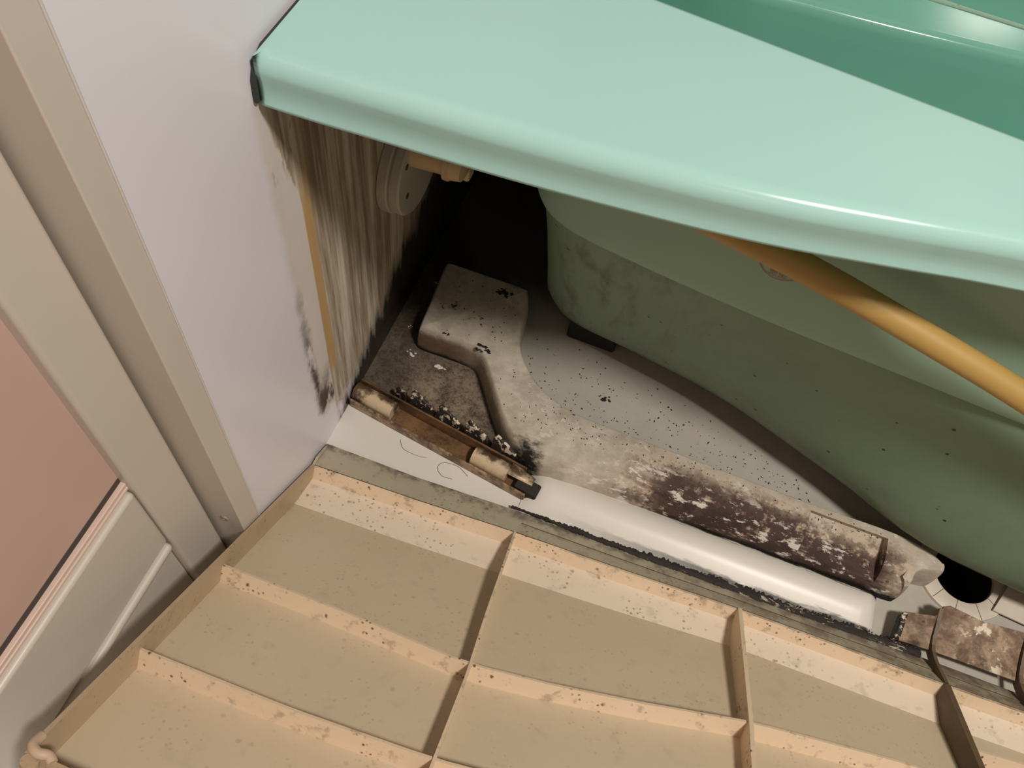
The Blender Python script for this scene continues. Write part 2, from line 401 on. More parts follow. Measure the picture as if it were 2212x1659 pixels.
def bake_boolean(o, cutters):
    for c in cutters:
        md = o.modifiers.new('cut', 'BOOLEAN'); md.object = c; md.operation = 'DIFFERENCE'; md.solver = 'EXACT'
    dg = bpy.context.evaluated_depsgraph_get(); dg.update()
    me = bpy.data.meshes.new_from_object(o.evaluated_get(dg))
    o.modifiers.clear(); o.data = me
    for c in cutters: bpy.data.objects.remove(c)

# ------------------------------------------------------------------ the room
RX, RY0, RY1, RZ = 1.62, -1.25, 0.74, 2.24
v = [(-0.05, RY0, 0), (RX, RY0, 0), (RX, RY1, 0), (-0.05, RY1, 0)]
# drain opening cut as a ring of quads
DCX, DCY, DR = 0.732, 0.078, 0.034
seg = 48; ring = [(DCX+DR*math.cos(2*math.pi*j/seg), DCY+DR*math.sin(2*math.pi*j/seg), 0.0) for j in range(seg)]
sq = []
for j in range(seg):
    a = 2*math.pi*j/seg; c_, s_ = math.cos(a), math.sin(a); m_ = max(abs(c_), abs(s_)); sq.append((DCX+0.06*c_/m_, DCY+0.06*s_/m_, 0.0))
V = ring + sq; F = [(j, (j+1) % seg, seg+(j+1) % seg, seg+j) for j in range(seg)]
xs = [-0.05, DCX-0.06, DCX+0.06, RX]; ys = [RY0, DCY-0.06, DCY+0.06, RY1]
for i in range(3):
    for j in range(3):
        if i == 1 and j == 1: continue
        b0 = len(V); V += [(xs[i], ys[j], 0), (xs[i+1], ys[j], 0), (xs[i+1], ys[j+1], 0), (xs[i], ys[j+1], 0)]; F.append((b0, b0+1, b0+2, b0+3))
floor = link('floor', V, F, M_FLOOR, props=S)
v = []
# left wall (ends at the door opening) with slight thickness
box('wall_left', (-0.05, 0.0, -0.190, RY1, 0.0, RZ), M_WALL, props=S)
box('wall_back', (-0.05, RX, RY1, RY1+0.04, 0.0, RZ), M_ROOM, props=S)
box('wall_right', (RX, RX+0.04, RY0, RY1, 0.0, RZ), M_ROOM, props=S)
box('wall_front', (-0.12, RX, RY0-0.04, RY0, 0.0, RZ), M_ROOM, props=S)
box('ceiling', (-0.12, RX, RY0, RY1, RZ, RZ+0.04), M_CEIL, props=S)
# convex white kerb between the plinth and the apron
prof = [(-0.060, 0.0005), (-0.047, 0.0045), (-0.034, 0.0105), (-0.023, 0.0150), (-0.013, 0.0165), (-0.004, 0.0140), (0.004, 0.0090), (0.010, 0.0040), (0.014, 0.0005)]
fp = crom([(a, b, 0) for a, b in prof], 4)
loops = []
for i in range(41):
    t = i/40; x = 0.232 + t*(0.640-0.232)
    e = min(1, (1-t)/0.035); e = math.sqrt(max(0, 1-(1-e)**2)); e0 = min(1, 0.25+t/0.06); e = max(e*(e0*e0*(3-2*e0)), 0.02)
    loops.append([(x, p.x + 0.006*t, p.y*e + 0.0002) for p in fp])
v, f = loft(loops, False); link('floor_kerb', v, f, M_KERB, floor, smooth=True)

# lamp on the ceiling (out of frame): the room's own light
lamp = empty('ceiling_lamp', (LAMP[0], LAMP[1], RZ), **T('round white ceiling lamp over the washing area', 'lamp'))
lathe_z('lamp_base', LAMP[0], LAMP[1], [(0.15, RZ), (0.15, RZ-0.03), (0.145, RZ-0.035), (0.12, RZ-0.035)], M_CEIL, lamp, caps=(True, True))

# ------------------------------------------------------------------ door in the left wall
door = empty('door_1', (-0.03, -0.6, 0), **S)
def yz_plate(name, x, y0, y1, z0, z1, d, mat, parent=door, bev=0.002):
    return box(name, (x-d, x, y0, y1, z0, z1), mat, parent, bev=bev)
jamb = box('door_jamb', (-0.050, 0.0012, -0.2125, -0.1895, 0.0, RZ), M_FRAME, door, bev=0.0012)
lathe_y = []
scr = [(0, 0.0001), (0.0042, 0.0002), (0.0036, 0.0016), (0.0008, 0.0018)]
def screw_y(cx, cy, cz, r, parent):
    seg = 16; L = []
    for rr, d in ((r, 0.0), (r*0.9, -0.0012), (r*0.35, -0.0014), (r*0.3, -0.0004)):
        L.append([(cx+rr*math.cos(2*math.pi*j/seg), cy+d, cz+rr*math.sin(2*math.pi*j/seg)) for j in range(seg)])
    v, f = loft(L, True, False, True); return link('screw', v, f, M_METAL, parent, smooth=True, sharp=40)
screw_y(-0.017, -0.2125, 0.113, 0.0045, jamb)
yz_plate('door_gap_shade', -0.040, -0.220, -0.2120, 0.0, RZ, 0.006, M_DGAP, bev=0)  # dark strip set in the gap as its contact shadow
yz_plate('stile', -0.032, -0.2605, -0.2155, 0.005, 1.9, 0.028, M_FRAME, bev=0.004)
yz_plate('pane', -0.043, -1.18, -0.258, 0.262, 1.9, 0.006, M_PINK, bev=0)
yz_plate('gasket', -0.0385, -1.18, -0.260, 0.2715, 0.2755, 0.010, M_GASK, bev=0.001)
yz_plate('gasket', -0.0385, -1.18, -0.260, 0.2655, 0.2690, 0.010, M_GASK, bev=0.001)
yz_plate('gasket_groove', -0.0425, -1.18, -0.2605, 0.262, 0.282, 0.004, M_DGAP, bev=0)
yz_plate('bottom_rail', -0.034, -1.18, -0.2612, 0.157, 0.264, 0.02, M_FRAME, bev=0.004)
yz_plate('sill_bead', -0.030, -1.18, -0.2625, 0.146, 0.156, 0.02, M_FRAME, bev=0.004)
yz_plate('kick_rail', -0.040, -1.18, -0.2612, 0.0, 0.146, 0.02, M_FRAME, bev=0.002)
yz_plate('far_stile', -0.032, -1.24, -1.18, 0.005, 1.9, 0.028, M_FRAME)
yz_plate('head_rail', -0.032, -1.24, -0.2125, 1.9, RZ, 0.028, M_FRAME)
# ragged clear sealant bead along the wall / jamb joint
bead = [(0.0012, -0.1893, z*0.02) for z in range(0, 60)]
tube('sealant_bead', bead, 0.0009, plain('bead_grey', (0.66, 0.62, 0.58), 0.4), door, 8)

# ------------------------------------------------------------------ bathtub
tub = empty('bathtub', (0.6, 0.33, 0.0), **T('mint green bathtub with a broad glossy rim, its front cover removed', 'bathtub'))
RT, RB = 0.538, 0.500
front = [(0.004, -0.060), (0.04, -0.0585), (0.079, -0.056), (0.169, -0.050), (0.253, -0.0415), (0.336, -0.030), (0.417, -0.013), (0.475, 0.0), (0.56, 0.014), (0.70, 0.024), (0.9, 0.024), (1.1, 0.018), (1.3, 0.008)]
fr = crom([(a, b, 0) for a, b in front], 6)
outline = [(p.x, p.y) for p in fr] + [(1.3, 0.2), (1.3, 0.45), (1.3, 0.735), (1.0, 0.735), (0.6, 0.735), (0.3, 0.735), (0.004, 0.735), (0.004, 0.45), (0.004, 0.2), (0.004, 0.06)]
N = normals2d(outline)
def off(loop, nrm, d, z, lock=True):
    out = []
    for i, (p, q) in enumerate(zip(loop, nrm)):
        x, y = p[0]-q.x*d, p[1]-q.y*d
        if lock and p[0] < 0.0045: x = p[0]
        out.append((x, y, z))
    return out
R_ = 0.013
def zdrop(x): return interp([(0, 0), (0.3, 0), (0.5, 0.0)], x)
loops = []
for a in range(0, 7):
    an = math.radians(90 - a*15); loops.append(off(outline, N, R_*(1-math.cos(an)), RT - R_*(1-math.sin(an))))
loops.append(off(outline, N, 0.0013, RT-0.020)); loops.append(off(outline, N, 0.0015, RT-0.027)); loops.append(off(outline, N, 0.0008, RB+0.006)); loops.append(off(outline, N, -0.0004, RB+0.003)); loops.append(off(outline, N, -0.0008, RB+0.0008)); loops.append(off(outline, N, 0.002, RB))
loops.append(off(outline, N, 0.005, RB)); loops.append(off(outline, N, 0.006, RB+0.004)); loops.append(off(outline, N, 0.008, RT-0.012)); loops.append(off(outline, N, 0.035, RT-0.012))
v, f = loft(loops, True)
# inner opening
def opening(d, z, nseg=10):
    x0, x1 = 0.115+d, 1.16-d; y1 = 0.66-d; r = 0.11
    yf = lambda x: 0.1205 - 0.0845*(min(x, 0.75)-0.13) + d
    pts = []
    ya, yb = yf(x0), yf(x1)
    def arc(cx, cy, a0, a1):
        for i in range(nseg+1):
            a = math.radians(a0+(a1-a0)*i/nseg); pts.append((cx+r*math.cos(a), cy+r*math.sin(a), z))
    arc(x0+r, yf(x0+r)+r, 180, 270)
    for i in range(1, 12):
        x = x0+r + (x1-x0-2*r)*i/12; pts.append((x, yf(x), z))
    arc(x1-r, yf(x1-r)+r, 270, 360); arc(x1-r, y1-r, 0, 90)
    for i in range(1, 8): pts.append((x1-r-(x1-x0-2*r)*i/8, y1, z))
    arc(x0+r, y1-r, 90, 180)
    return pts
ib = len(v); inn = opening(0.0, RT); ni = len(inn)
bm = bmesh.new()
bo = [bm.verts.new(p) for p in loops[0]]; bi = [bm.verts.new(p) for p in inn]
eds = [bm.edges.new((L[i], L[(i+1) % len(L)])) for L in (bo, bi) for i in range(len(L))]
bmesh.ops.triangle_fill(bm, use_beauty=True, use_dissolve=False, edges=eds)
bm.verts.index_update(); no = len(bo)
mp = lambda i: i if i < no else ib + (i-no)
ff = [tuple(mp(q.index) for q in fc.verts) for fc in bm.faces]; bm.free()
v = v + inn + opening(0.0035, RT-0.001) + opening(0.006, RT-0.005) + opening(0.0065, RT-0.012)
for L in range(3):
    for j in range(ni):
        q = (j+1) % ni; ff.append((ib+L*ni+j, ib+L*ni+q, ib+(L+1)*ni+q, ib+(L+1)*ni+j))
rim = link('rim', v, f+ff, M_RIM, tub, smooth=True); rim.modifiers.new('wn', 'WEIGHTED_NORMAL').keep_sharp = False
# basin
zs = [(0.0065, RT-0.012), (0.012, 0.46), (0.022, 0.36), (0.034, 0.24), (0.044, 0.16), (0.060, 0.115), (0.09, 0.092), (0.13, 0.085)]
v, f = loft([opening(a, b) for a, b in zs], True, False, True)
basin = link('basin', v, f, M_BASIN, tub, smooth=True)
# moulded arm rest on the far wall of the basin
fa = [(0.13, 0.560), (0.25, 0.541), (0.34, 0.548), (0.43, 0.556), (0.52, 0.566), (0.58, 0.574), (0.64, 0.583), (0.70, 0.597), (0.745, 0.620), (0.765, 0.66)]
fa = [p for p in crom([(a, b, 0) for a, b in fa], 6)]
loops = []
for dz, dy in ((-0.212, 0.012), (-0.10, 0.008), (-0.04, 0.004), (-0.015, 0.002), (-0.006, 0.003), (-0.001, 0.007), (0.0, 0.014), (0.0015, 0.075), (0.004, 0.084), (0.012, 0.088), (0.05, 0.092), (0.16, 0.096), (0.225, 0.098)):
    loops.append([(p.x - (0.25*dy if p.x > 0.6 else 0), p.y + dy, 0.300 + dz) for p in fa])
v, f = loft(loops, False); link('arm_rest', v, f, M_BASIN, tub, smooth=True)
# outer shell
U = [(0.150, 0.60), (0.144, 0.40), (0.143, 0.25), (0.145, 0.165), (0.154, 0.121), (0.187, 0.095), (0.25, 0.083), (0.371, 0.071), (0.52, 0.063), (0.70, 0.056), (0.95, 0.06), (1.12, 0.10), (1.16, 0.3), (1.14, 0.6), (0.6, 0.64)]
B = [(0.19, 0.58), (0.178, 0.41), (0.168, 0.29), (0.164, 0.223), (0.180, 0.191), (0.216, 0.172), (0.296, 0.162), (0.412, 0.142), (0.546, 0.098), (0.69, 0.050), (0.95, 0.046), (1.07, 0.11), (1.10, 0.3), (1.09, 0.56), (0.6, 0.60)]
Uc = [(p.x, p.y) for p in crom([(a, b, 0) for a, b in U], 6, True)]; Bc = [(p.x, p.y) for p in crom([(a, b, 0) for a, b in B], 6, True)]
NU, NB = normals2d(Uc), normals2d(Bc)
def lerp_loop(t, z, ins=0.0):
    return [((1-t)*a[0]+t*b[0]-ins*n.x, (1-t)*a[1]+t*b[1]-ins*n.y, z) for a, b, n in zip(Uc, Bc, NU)]
loops = [lerp_loop(0, 0.525), lerp_loop(0, 0.45), lerp_loop(0, 0.36), lerp_loop(0, 0.325), lerp_loop(0, 0.315, 0.001), lerp_loop(0, 0.308, 0.004), lerp_loop(0, 0.304, 0.008), lerp_loop(0, 0.302, 0.011)]
for t, z in ((0.06, 0.296), (0.18, 0.27), (0.36, 0.23), (0.58, 0.175), (0.80, 0.12), (0.93, 0.084)): loops.append(lerp_loop(t, z, 0.008*(1-t)))
loops += [lerp_loop(1, 0.069, 0.002), lerp_loop(1, 0.059, 0.007), lerp_loop(1, 0.0535, 0.018), lerp_loop(1, 0.052, 0.05)]
v, f = loft(loops, True, False, True)
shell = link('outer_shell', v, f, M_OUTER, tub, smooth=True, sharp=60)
# red inspection stamp printed on the shell
def shell_y(x): return interp([(0.25, 0.083), (0.371, 0.071), (0.52, 0.063)], x) - 0.0012
sv, sf = [], []
def stroke(x0, z0, x1, z1, wd):
    d = Vector((x1-x0, z1-z0)); d.normalize(); p = Vector((-d.y, d.x))*wd/2; b0 = len(sv)
    for (x, z), sgn in (((x0, z0), 1), ((x1, z1), 1), ((x1, z1), -1), ((x0, z0), -1)):
        sv.append((x+p.x*sgn, shell_y(x), z+p.y*sgn))
    sf.append((b0, b0+1, b0+2, b0+3))
cx, cz, rr = 0.3730, 0.3855, 0.0190
for i in range(40):
    a, b = 2*math.pi*i/40, 2*math.pi*(i+1)/40
    stroke(cx+rr*math.cos(a), cz+rr*math.sin(a), cx+rr*math.cos(b), cz+rr*math.sin(b), 0.0008)
stroke(cx-0.0185, cz+0.005, cx+0.0185, cz+0.005, 0.0007); stroke(cx-0.0185, cz-0.004, cx+0.0185, cz-0.004, 0.0007)
for gx in (cx-0.0065, cx+0.0015):
    for dz in (0, 0.0022, 0.0044): stroke(gx, cz-0.0125+dz, gx+0.0055, cz-0.0125+dz, 0.0007)
    stroke(gx, cz-0.0128, gx, cz-0.0078, 0.0008); stroke(gx+0.0055, cz-0.0128, gx+0.0055, cz-0.0078, 0.0008)
    stroke(gx+0.0027, cz-0.0150, gx+0.0027, cz-0.0065, 0.0008); stroke(gx-0.0004, cz-0.0152, gx+0.006, cz-0.0152, 0.0008)
link('stamp', sv, sf, M_RED, shell, props={'label': 'small round red inspection stamp'})
# black sealant line where the rim meets the wall
tube('sealant', [(0.0025, 0.69, RT-0.003), (0.0025, 0.3, RT-0.003), (0.0025, 0.05, RT-0.003), (0.0025, -0.045, RT-0.003), (0.0025, -0.056, RT-0.008), (0.0025, -0.0605, RT-0.018), (0.0025, -0.0615, RB+0.004)], 0.0021, M_SEAL, tub, 10)
box('foot', (0.206, 0.27, 0.196, 0.23, 0.0005, 0.056), M_BLACK, tub, bev=0.004)
box('foot', (0.92, 0.98, 0.14, 0.20, 0.0005, 0.056), M_BLACK, tub, bev=0.004)

# ------------------------------------------------------------------ support plinth under the tub
pl = [(0.034, 0.211, .008), (0.060, 0.214, .008), (0.100, 0.215, .008), (0.140, 0.215, .008), (0.149, 0.208, .007), (0.155, 0.185, .006), (0.160, 0.155, .006), (0.168, 0.130, .006), (0.187, 0.106, .006), (0.215, 0.086, .006), (0.257, 0.0745, .006), (0.33, 0.073, .006), (0.43, 0.073, .006), (0.534, 0.0735, .006), (0.61, 0.076, .006), (0.650, 0.0765, .008), (0.676, 0.072, .010), (0.692, 0.062, .009), (0.694, 0.054, .006), (0.691, 0.046, .005), (0.679, 0.043, .003), (0.668, 0.040, .003), (0.662, 0.033, .004), (0.661, 0.023, .006), (0.658, 0.015, .012), (0.646, 0.0115, .026), (0.58, 0.0105, .034), (0.48, 0.008, .036), (0.38, 0.005, .034), (0.30, 0.001, .030), (0.262, -0.003, .022), (0.236, -0.004, .014), (0.216, 0.001, .010), (0.203, 0.008, .009), (0.185, 0.020, .008), (0.160, 0.050, .008), (0.137, 0.082, .008), (0.120, 0.100, .008), (0.104, 0.1035, .008), (0.075, 0.1035, .008), (0.047, 0.103, .007), (0.039, 0.110, .007), (0.036, 0.15, .008), (0.032, 0.19, .008)]
pc = crom([(a, b, c_) for a, b, c_ in pl], 4, True); P2 = [(p.x, p.y) for p in pc]; NP = normals2d(P2); HP = 0.045
loops = []
for a in range(0, 91, 10):
    s_, c_ = math.sin(math.radians(a)), math.cos(math.radians(a))
    loops.append([(p[0]-n.x*(q.z*(1-c_)), p[1]-n.y*(q.z*(1-c_)), 0.0003 + (HP + 0.004*max(0, min(1, (q.y-0.10)/0.05)))*s_) for p, n, q in zip(P2, NP, pc)])
v, f = loft(loops, True, True, True)
plinth = link('support_plinth', v, f, M_PLINTH, smooth=True, sharp=60, props=T('mouldy off-white moulded plinth curving along the floor beneath the tub', 'plinth'))
cut1 = oriented('cut', (0.537, 0.0, 0.021), (0.088, 0.001, 0), (0.0, 0.064, 0.013), (0, -0.012, 0.04), M_PLINTH)
bake_boolean(plinth, [cut1])
plinth.data.set_sharp_from_angle(angle=math.radians(40))

# ------------------------------------------------------------------ clip rail lying loose across the floor
rail = empty('clip_rail', (0.12, -0.008, 0.0), **T('broken brown-stained clip rail with white-tipped fins lying by the wall', 'rail'))
e = Vector((0.990, -0.139, 0)); q = Vector((0.139, 0.990, 0)); up = Vector((0, 0, 1)); r0 = Vector((0.003, 0.000, 0.0006))
def RP(u, t, h): return r0 + e*u + q*t + up*h
def rbox(name, u0, u1, t0, t1, h0, h1, mat, bev=0.0008):
    return oriented(name, RP(u0, t0, h0), e*(u1-u0), q*(t1-t0), up*(h1-h0), mat, rail, bev=bev)
rbox('base_channel', 0.0, 0.236, -0.001, 0.022, 0.002, 0.0045, M_RAIL)
rbox('front_lip', 0.0, 0.234, -0.0038, -0.0010, 0.0, 0.0150, M_LIPR)
rbox('back_wall', 0.0, 0.222, 0.022, 0.0245, 0.0, 0.0245, M_RAIL)
def half_cyl(name, u0, u1, mat):
    L = []
    for u in (u0, u1):
        L.append([RP(u, 0.0220, 0.005)] + [RP(u, 0.0115 + 0.0105*math.cos(math.pi*i/14), 0.0135 + 0.0125*math.sin(math.pi*i/14)) for i in range(15)] + [RP(u, 0.0010, 0.005)])
    v, f = loft(L, True, True, True); return link(name, v, f, mat, rail, smooth=True, sharp=45)
half_cyl('tube_cover', 0.0, 0.052, M_CREAM); half_cyl('tube_cover', 0.160, 0.205, M_CREAM)
# torn end of the right cover, its mouth open
L = []
for u, s_ in ((0.205, 1.0), (0.213, 0.95), (0.224, 0.8), (0.236, 0.62)):
    L.append([RP(u, 0.0135 + 0.0125*s_*math.cos(math.radians(10+115*i/10)), 0.0125 + 0.0125*s_*math.sin(math.radians(10+115*i/10))) for i in range(11)])
v, f = loft(L, False); link('torn_cover', v, f, M_CREAM, rail, smooth=True, sol=0.002)
rbox('end_block', 0.218, 0.246, 0.0, 0.016, 0.002, 0.018, M_BMOULD, 0.002)
for i, u in enumerate((0.040, 0.062, 0.098, 0.136, 0.172)):
    n_ = 0.55 if i == 0 else 1.0
    a = RP(u, 0.0245, 0.008); d = (e*0.032 - q*0.000)*n_
    v = [a, a+d, a+d*0.99+up*0.020+q*0.004, a+d*0.86+up*0.0225+q*0.005, a+d*0.12+up*0.031*n_+q*0.0095, a+up*0.026*n_+q*0.008]
    v = v + [p + q*0.0035 for p in v]
    f = [(0, 1, 2, 3, 4, 5), (11, 10, 9, 8, 7, 6)] + [(i_, 6+i_, 6+(i_+1) % 6, (i_+1) % 6) for i_ in range(6)]
    o = link('fin', v, f, M_FIN, rail); md = o.modifiers.new('b', 'BEVEL'); md.width = 0.0012; md.segments = 2
L = [RP(0.05, 0.0245, 0.018), RP(0.052, 0.026, 0.025), RP(0.050, 0.027, 0.029)]
tube('peg', L, 0.0012, M_FIN, rail, 8)

# ------------------------------------------------------------------ apron panel, back side up
AN = math.radians(35); EV = Vector((0, -math.cos(AN), math.sin(AN))); NN = Vector((0, math.sin(AN), math.cos(AN))); OO = Vector((0.0, -0.122, 0.037)); EX = Vector((1, 0, 0.06))
def AP(x, vv, h): return OO + EX*x + EV*vv + NN*h
PX1 = 1.16; VE = 0.392
v1t = [(0.0, -0.032), (0.127, -0.038), (0.24, -0.046), (0.364, -0.051), (0.49, -0.0585), (0.603, -0.0595), (0.704, -0.060), (0.782, -0.063), (1.2, -0.07)]
v2t = [(0.0, 0.165), (0.133, 0.163), (0.249, 0.166), (0.326, 0.151), (0.407, 0.130), (0.502, 0.102), (0.628, 0.080), (0.75, 0.065), (1.2, 0.04)]
v3t = [(0.0, 0.284), (0.137, 0.281), (0.255, 0.272), (0.38, 0.25), (0.5, 0.225), (0.75, 0.20), (1.2, 0.19)]
v1 = lambda x: interp(v1t, x)
def hs(x, vv):
    t = vv - v1(x); wd = interp([(0, 0.040), (0.25, 0.040), (0.5, 0.028), (1, 0.028)], x)
    if t <= 0: return -0.017
    if t < wd: return -0.017 - 0.011*t/wd
    return -0.028
apron = empty('apron_panel', (0.5, -0.06, 0.0), **T('beige ribbed cover panel tipped back-side up in front of the tub', 'panel'))
xs = [0.003 + (PX1-0.003)*i/60 for i in range(61)]
def strip(name, fa, fb, nrow, mat, sol=0.0025, sm=True):
    L = [[fa(x, i/nrow) if fb is None else fa(x)*(1-i/nrow) + fb(x)*(i/nrow) for x in xs] for i in range(nrow+1)]
    v, f = loft(L, False); return link(name, v, f, mat, apron, smooth=sm, sol=sol, up=Vector((0, -0.35, 0.8)))
wdt = lambda x: interp([(0, 0.040), (0.25, 0.040), (0.5, 0.028), (1, 0.028)], x)
skin = strip('skin', lambda x, t: AP(x, v1(x)+wdt(x) + (VE - v1(x)-wdt(x))*t, hs(x, v1(x)+wdt(x)+(VE-v1(x)-wdt(x))*t)), None, 24, M_SKIN, 0.002)
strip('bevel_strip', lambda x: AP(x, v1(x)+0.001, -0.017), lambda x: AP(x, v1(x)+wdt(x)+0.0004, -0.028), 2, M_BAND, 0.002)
strip('step_face', lambda x: AP(x, v1(x), 0), lambda x: AP(x, v1(x)+0.001, -0.0175), 2, M_RIB, 0.002)
lipt = [(0, (-0.061, 0.006)), (0.113, (-0.059, 0.006)), (0.234, (-0.052, 0.006)), (0.36, (-0.050, 0.006)), (0.484, (-0.046, 0.006)), (0.597, (-0.043, 0.007)), (0.70, (-0.040, 0.010)), (1.2, (-0.036, 0.02))]
def lipP(x): return Vector((x, interp([(a, b[0]) for a, b in lipt], x), interp([(a, b[1]) for a, b in lipt], x)))
def lipM(x, dz=0.0):
    a, b = lipP(x), AP(x, v1(x), 0); return a*0.52 + b*0.48 + Vector((0, 0, dz))
def patch(name, fn, x0, x1, nrow, mat, sol=0.002):
    X_ = [x0 + (x1-x0)*i/30 for i in range(31)]
    v, f = loft([[fn(x, i/nrow) for x in X_] for i in range(nrow+1)], False); return link(name, v, f, mat, apron, smooth=True, sol=sol, up=Vector((0, 0, 1)))
patch('lip', lambda x, t: lipP(x)*(1-t) + AP(x, v1(x), 0)*t, 0.003, 0.2405, 6, M_LIP)
patch('lip', lambda x, t: lipP(x)*(1-t) + lipM(x, -0.0005)*t, 0.2405, PX1, 3, M_LIP)
patch('lip_shelf', lambda x, t: lipM(x, -0.0022)*(1-t) + AP(x, v1(x), 0)*t, 0.2405, PX1, 3, M_LIP)
patch('lip_seam', lambda x, t: AP(x, v1(x) - 0.0011*(1-t), 0.0003), 0.004, PX1-0.002, 1, M_GUSSET, 0.0004)
patch('lip_seam', lambda x, t: lipM(x, 0.0002) + Vector((0, -0.0008*t, 0.0003*t)), 0.243, PX1-0.002, 1, M_GUSSET, 0.0004)
def rib(vt, x0, x1, top=0.0, name='rib', mat=M_RIB):
    X_ = [x0 + (x1-x0)*i/40 for i in range(41)]; L = []
    for dv, hh in ((-0.0013, None), (-0.0013, top), (0.0013, top), (0.0028, None)):
        L.append([AP(x, interp(vt, x)+dv, (hs(x, interp(vt, x))-0.001) if hh is None else hh) for x in X_])
    v, f = loft(L, False)
    return link(name, v, f, mat, apron, smooth=True, sharp=40)
rib([(a, b-0.011) for a, b in v2t], 0.003, PX1, -0.010); rib([(a, b-0.009) for a, b in v3t], 0.003, PX1, -0.010)
rib([(0, 0.013), (0.719, 0.013), (0.76, 0.007), (1.2, -0.01)], 0.7195, PX1, -0.009)
def divider(xt, v0, v1_, top=0.0, th=0.0026, mat=M_RIB, name='divider'):
    K = 40; L = []
    for dx, hh in ((-th/2, None), (-th/2, top), (th/2, top), (th/2, None)):
        row = []
        for i in range(K+1):
            vv = v0 + (v1_-v0)*i/K; x = interp(xt, vv)
            row.append(AP(x+dx, vv, hs(x, vv)-0.001 if hh is None else hh + 0.0012 - 0.010*max(0, min(1, (vv-v0)/0.19))))
        L.append(row)
    v, f = loft(L, False, False, False)
    return link(name, v, f, mat, apron, smooth=False)
divider([(-0.05, 0.240), (0.078, 0.246), (0.169, 0.252), (0.39, 0.257)], -0.046, VE)
divider([(-0.06, 0.489), (0.10, 0.502), (0.15, 0.504), (0.39, 0.51)], -0.058, VE, th=0.004)
divider([(-0.06, 0.704), (0.045, 0.716), (0.39, 0.74)], -0.059, VE, th=0.006, mat=M_GUSSET)
divider([(-0.06, 0.95), (0.39, 0.97)], -0.062, VE)
# end flange by the door, with a rolled corner
flp = [(-0.032, -0.019, 0.0), (0.0, -0.026, 0.0), (0.06, -0.029, 0), (0.2, -0.029, 0), (VE, -0.029, 0)]
L = []
for dx, top in ((0.0, False), (0.0, True), (0.0032, True), (0.0045, False)):
    L.append([AP(0.003+dx, a, (0.001 if top else b)) for a, b, _ in flp])
v, f = loft(L, False); link('end_flange', v, f, M_EDGE, apron)
L = []
for dx in (0.0, 0.003):
    L.append([Vector((0.003+dx, -0.062, 0.008)), Vector((0.003+dx, -0.085, 0.020)), AP(0.003+dx, -0.032, 0.001), AP(0.003+dx, -0.032, -0.019), Vector((0.003+dx, -0.085, 0.003)), Vector((0.003+dx, -0.062, 0.0005))])
v, f = loft(L, True, True, True); link('end_flange_tip', v, f, M_LIP, apron)
rib([(0, VE), (1.2, VE)], 0.003, PX1, -0.002, 'near_flange', M_EDGE)
L = [AP(0.0045, VE-0.012, 0.000), AP(0.0055, VE-0.003, 0.002), AP(0.012, VE+0.001, 0.002), AP(0.019, VE-0.001, 0.001), AP(0.024, VE+0.001, -0.001)]
tube('rolled_corner', crom(L, 5), 0.0036, plain('corner_pink', (0.58, 0.44, 0.32), 0.45), apron, 12)
tube('corner_post', [AP(0.010, VE+0.004, -0.028), AP(0.010, VE+0.005, -0.002)], 0.006, M_EDGE, apron, 14)
# mouldy seal along the lip
X_ = [0.225 + (0.690-0.225)*i/300 for i in range(301)]; L = []
jit = [random.uniform(0.55, 1.25) for _ in X_]; jit2 = [random.uniform(0.5, 1.3) for _ in X_]
for j in range(10):
    a = math.pi*j/9; row = []
    for i, x in enumerate(X_):
        wj = (0.0018 + 0.0062*min(1, (x-0.225)/0.25))*(0.85 + 0.2*math.sin(x*110)*math.sin(x*47))*(jit[i] if j < 5 else jit2[i])
        hj = 0.003 + 0.001*math.sin(x*150)
        p = lipP(x); row.append(p + Vector((0, 0.002 - wj*math.cos(a)*1.0, 0.0005 + hj*math.sin(a))))
    L.append(row)
v, f = loft(L, False); link('mouldy_seal', v, f, M_BMOULD, apron, smooth=True)
# stepped hook wall with gussets on the right of the lip
def hookP(x, t): 
    zt = interp([(0.655, 0.028), (0.69, 0.034), (1.2, 0.05)], x)
    yb = interp([(0.655, -0.036), (0.70, -0.034), (1.2, -0.030)], x); yt = interp([(0.655, -0.006), (0.692, 0.0), (0.70, 0.018), (0.74, 0.012), (0.78, 0.016), (1.2, 0.01)], x)
    return Vector((x, yb + (yt-yb)*t, 0.022 + (x-0.7)*0.05 + (zt-0.022)*(0.25*t + 0.75*t*t)))
for x0, x1 in ((0.662, 0.693), (0.698, 0.783), (0.789, 0.88), (0.886, 0.98), (0.986, 1.08)):
    L = [[hookP(x0+(x1-x0)*i/12, t/6) for i in range(13)] for t in range(7)]
    v, f = loft(L, False); link('hook_plate', v, f, M_BLIP, apron, smooth=True, sol=0.002, up=Vector((0, 0, 1)))
for x0 in (0.6955, 0.786, 0.883, 0.983):
    pts = [hookP(x0, 1.0)+Vector((0, 0.002, 0.002)), hookP(x0, 0.6)+Vector((0, 0, 0.004)), hookP(x0, 0.0)+Vector((0.001, -0.002, 0.005)), AP(x0+0.008, v1(x0)+0.0, 0.002)]
    pts = crom(pts, 4); L = [[p + Vector((d, 0, 0)) for p in pts] + [p + Vector((d, 0, -0.012)) for p in reversed(pts)] for d in (-0.002, 0.002)]
    v, f = loft(L, True, True, True); link('gusset', v, f, M_GUSSET, apron)
oriented('hook_end', hookP(0.655, 0.0) + Vector((0, 0, -0.01)), (0.007, 0.002, 0), (0.004, 0.030, 0.004), (0, 0, 0.014), M_FIN, apron, bev=0.002)

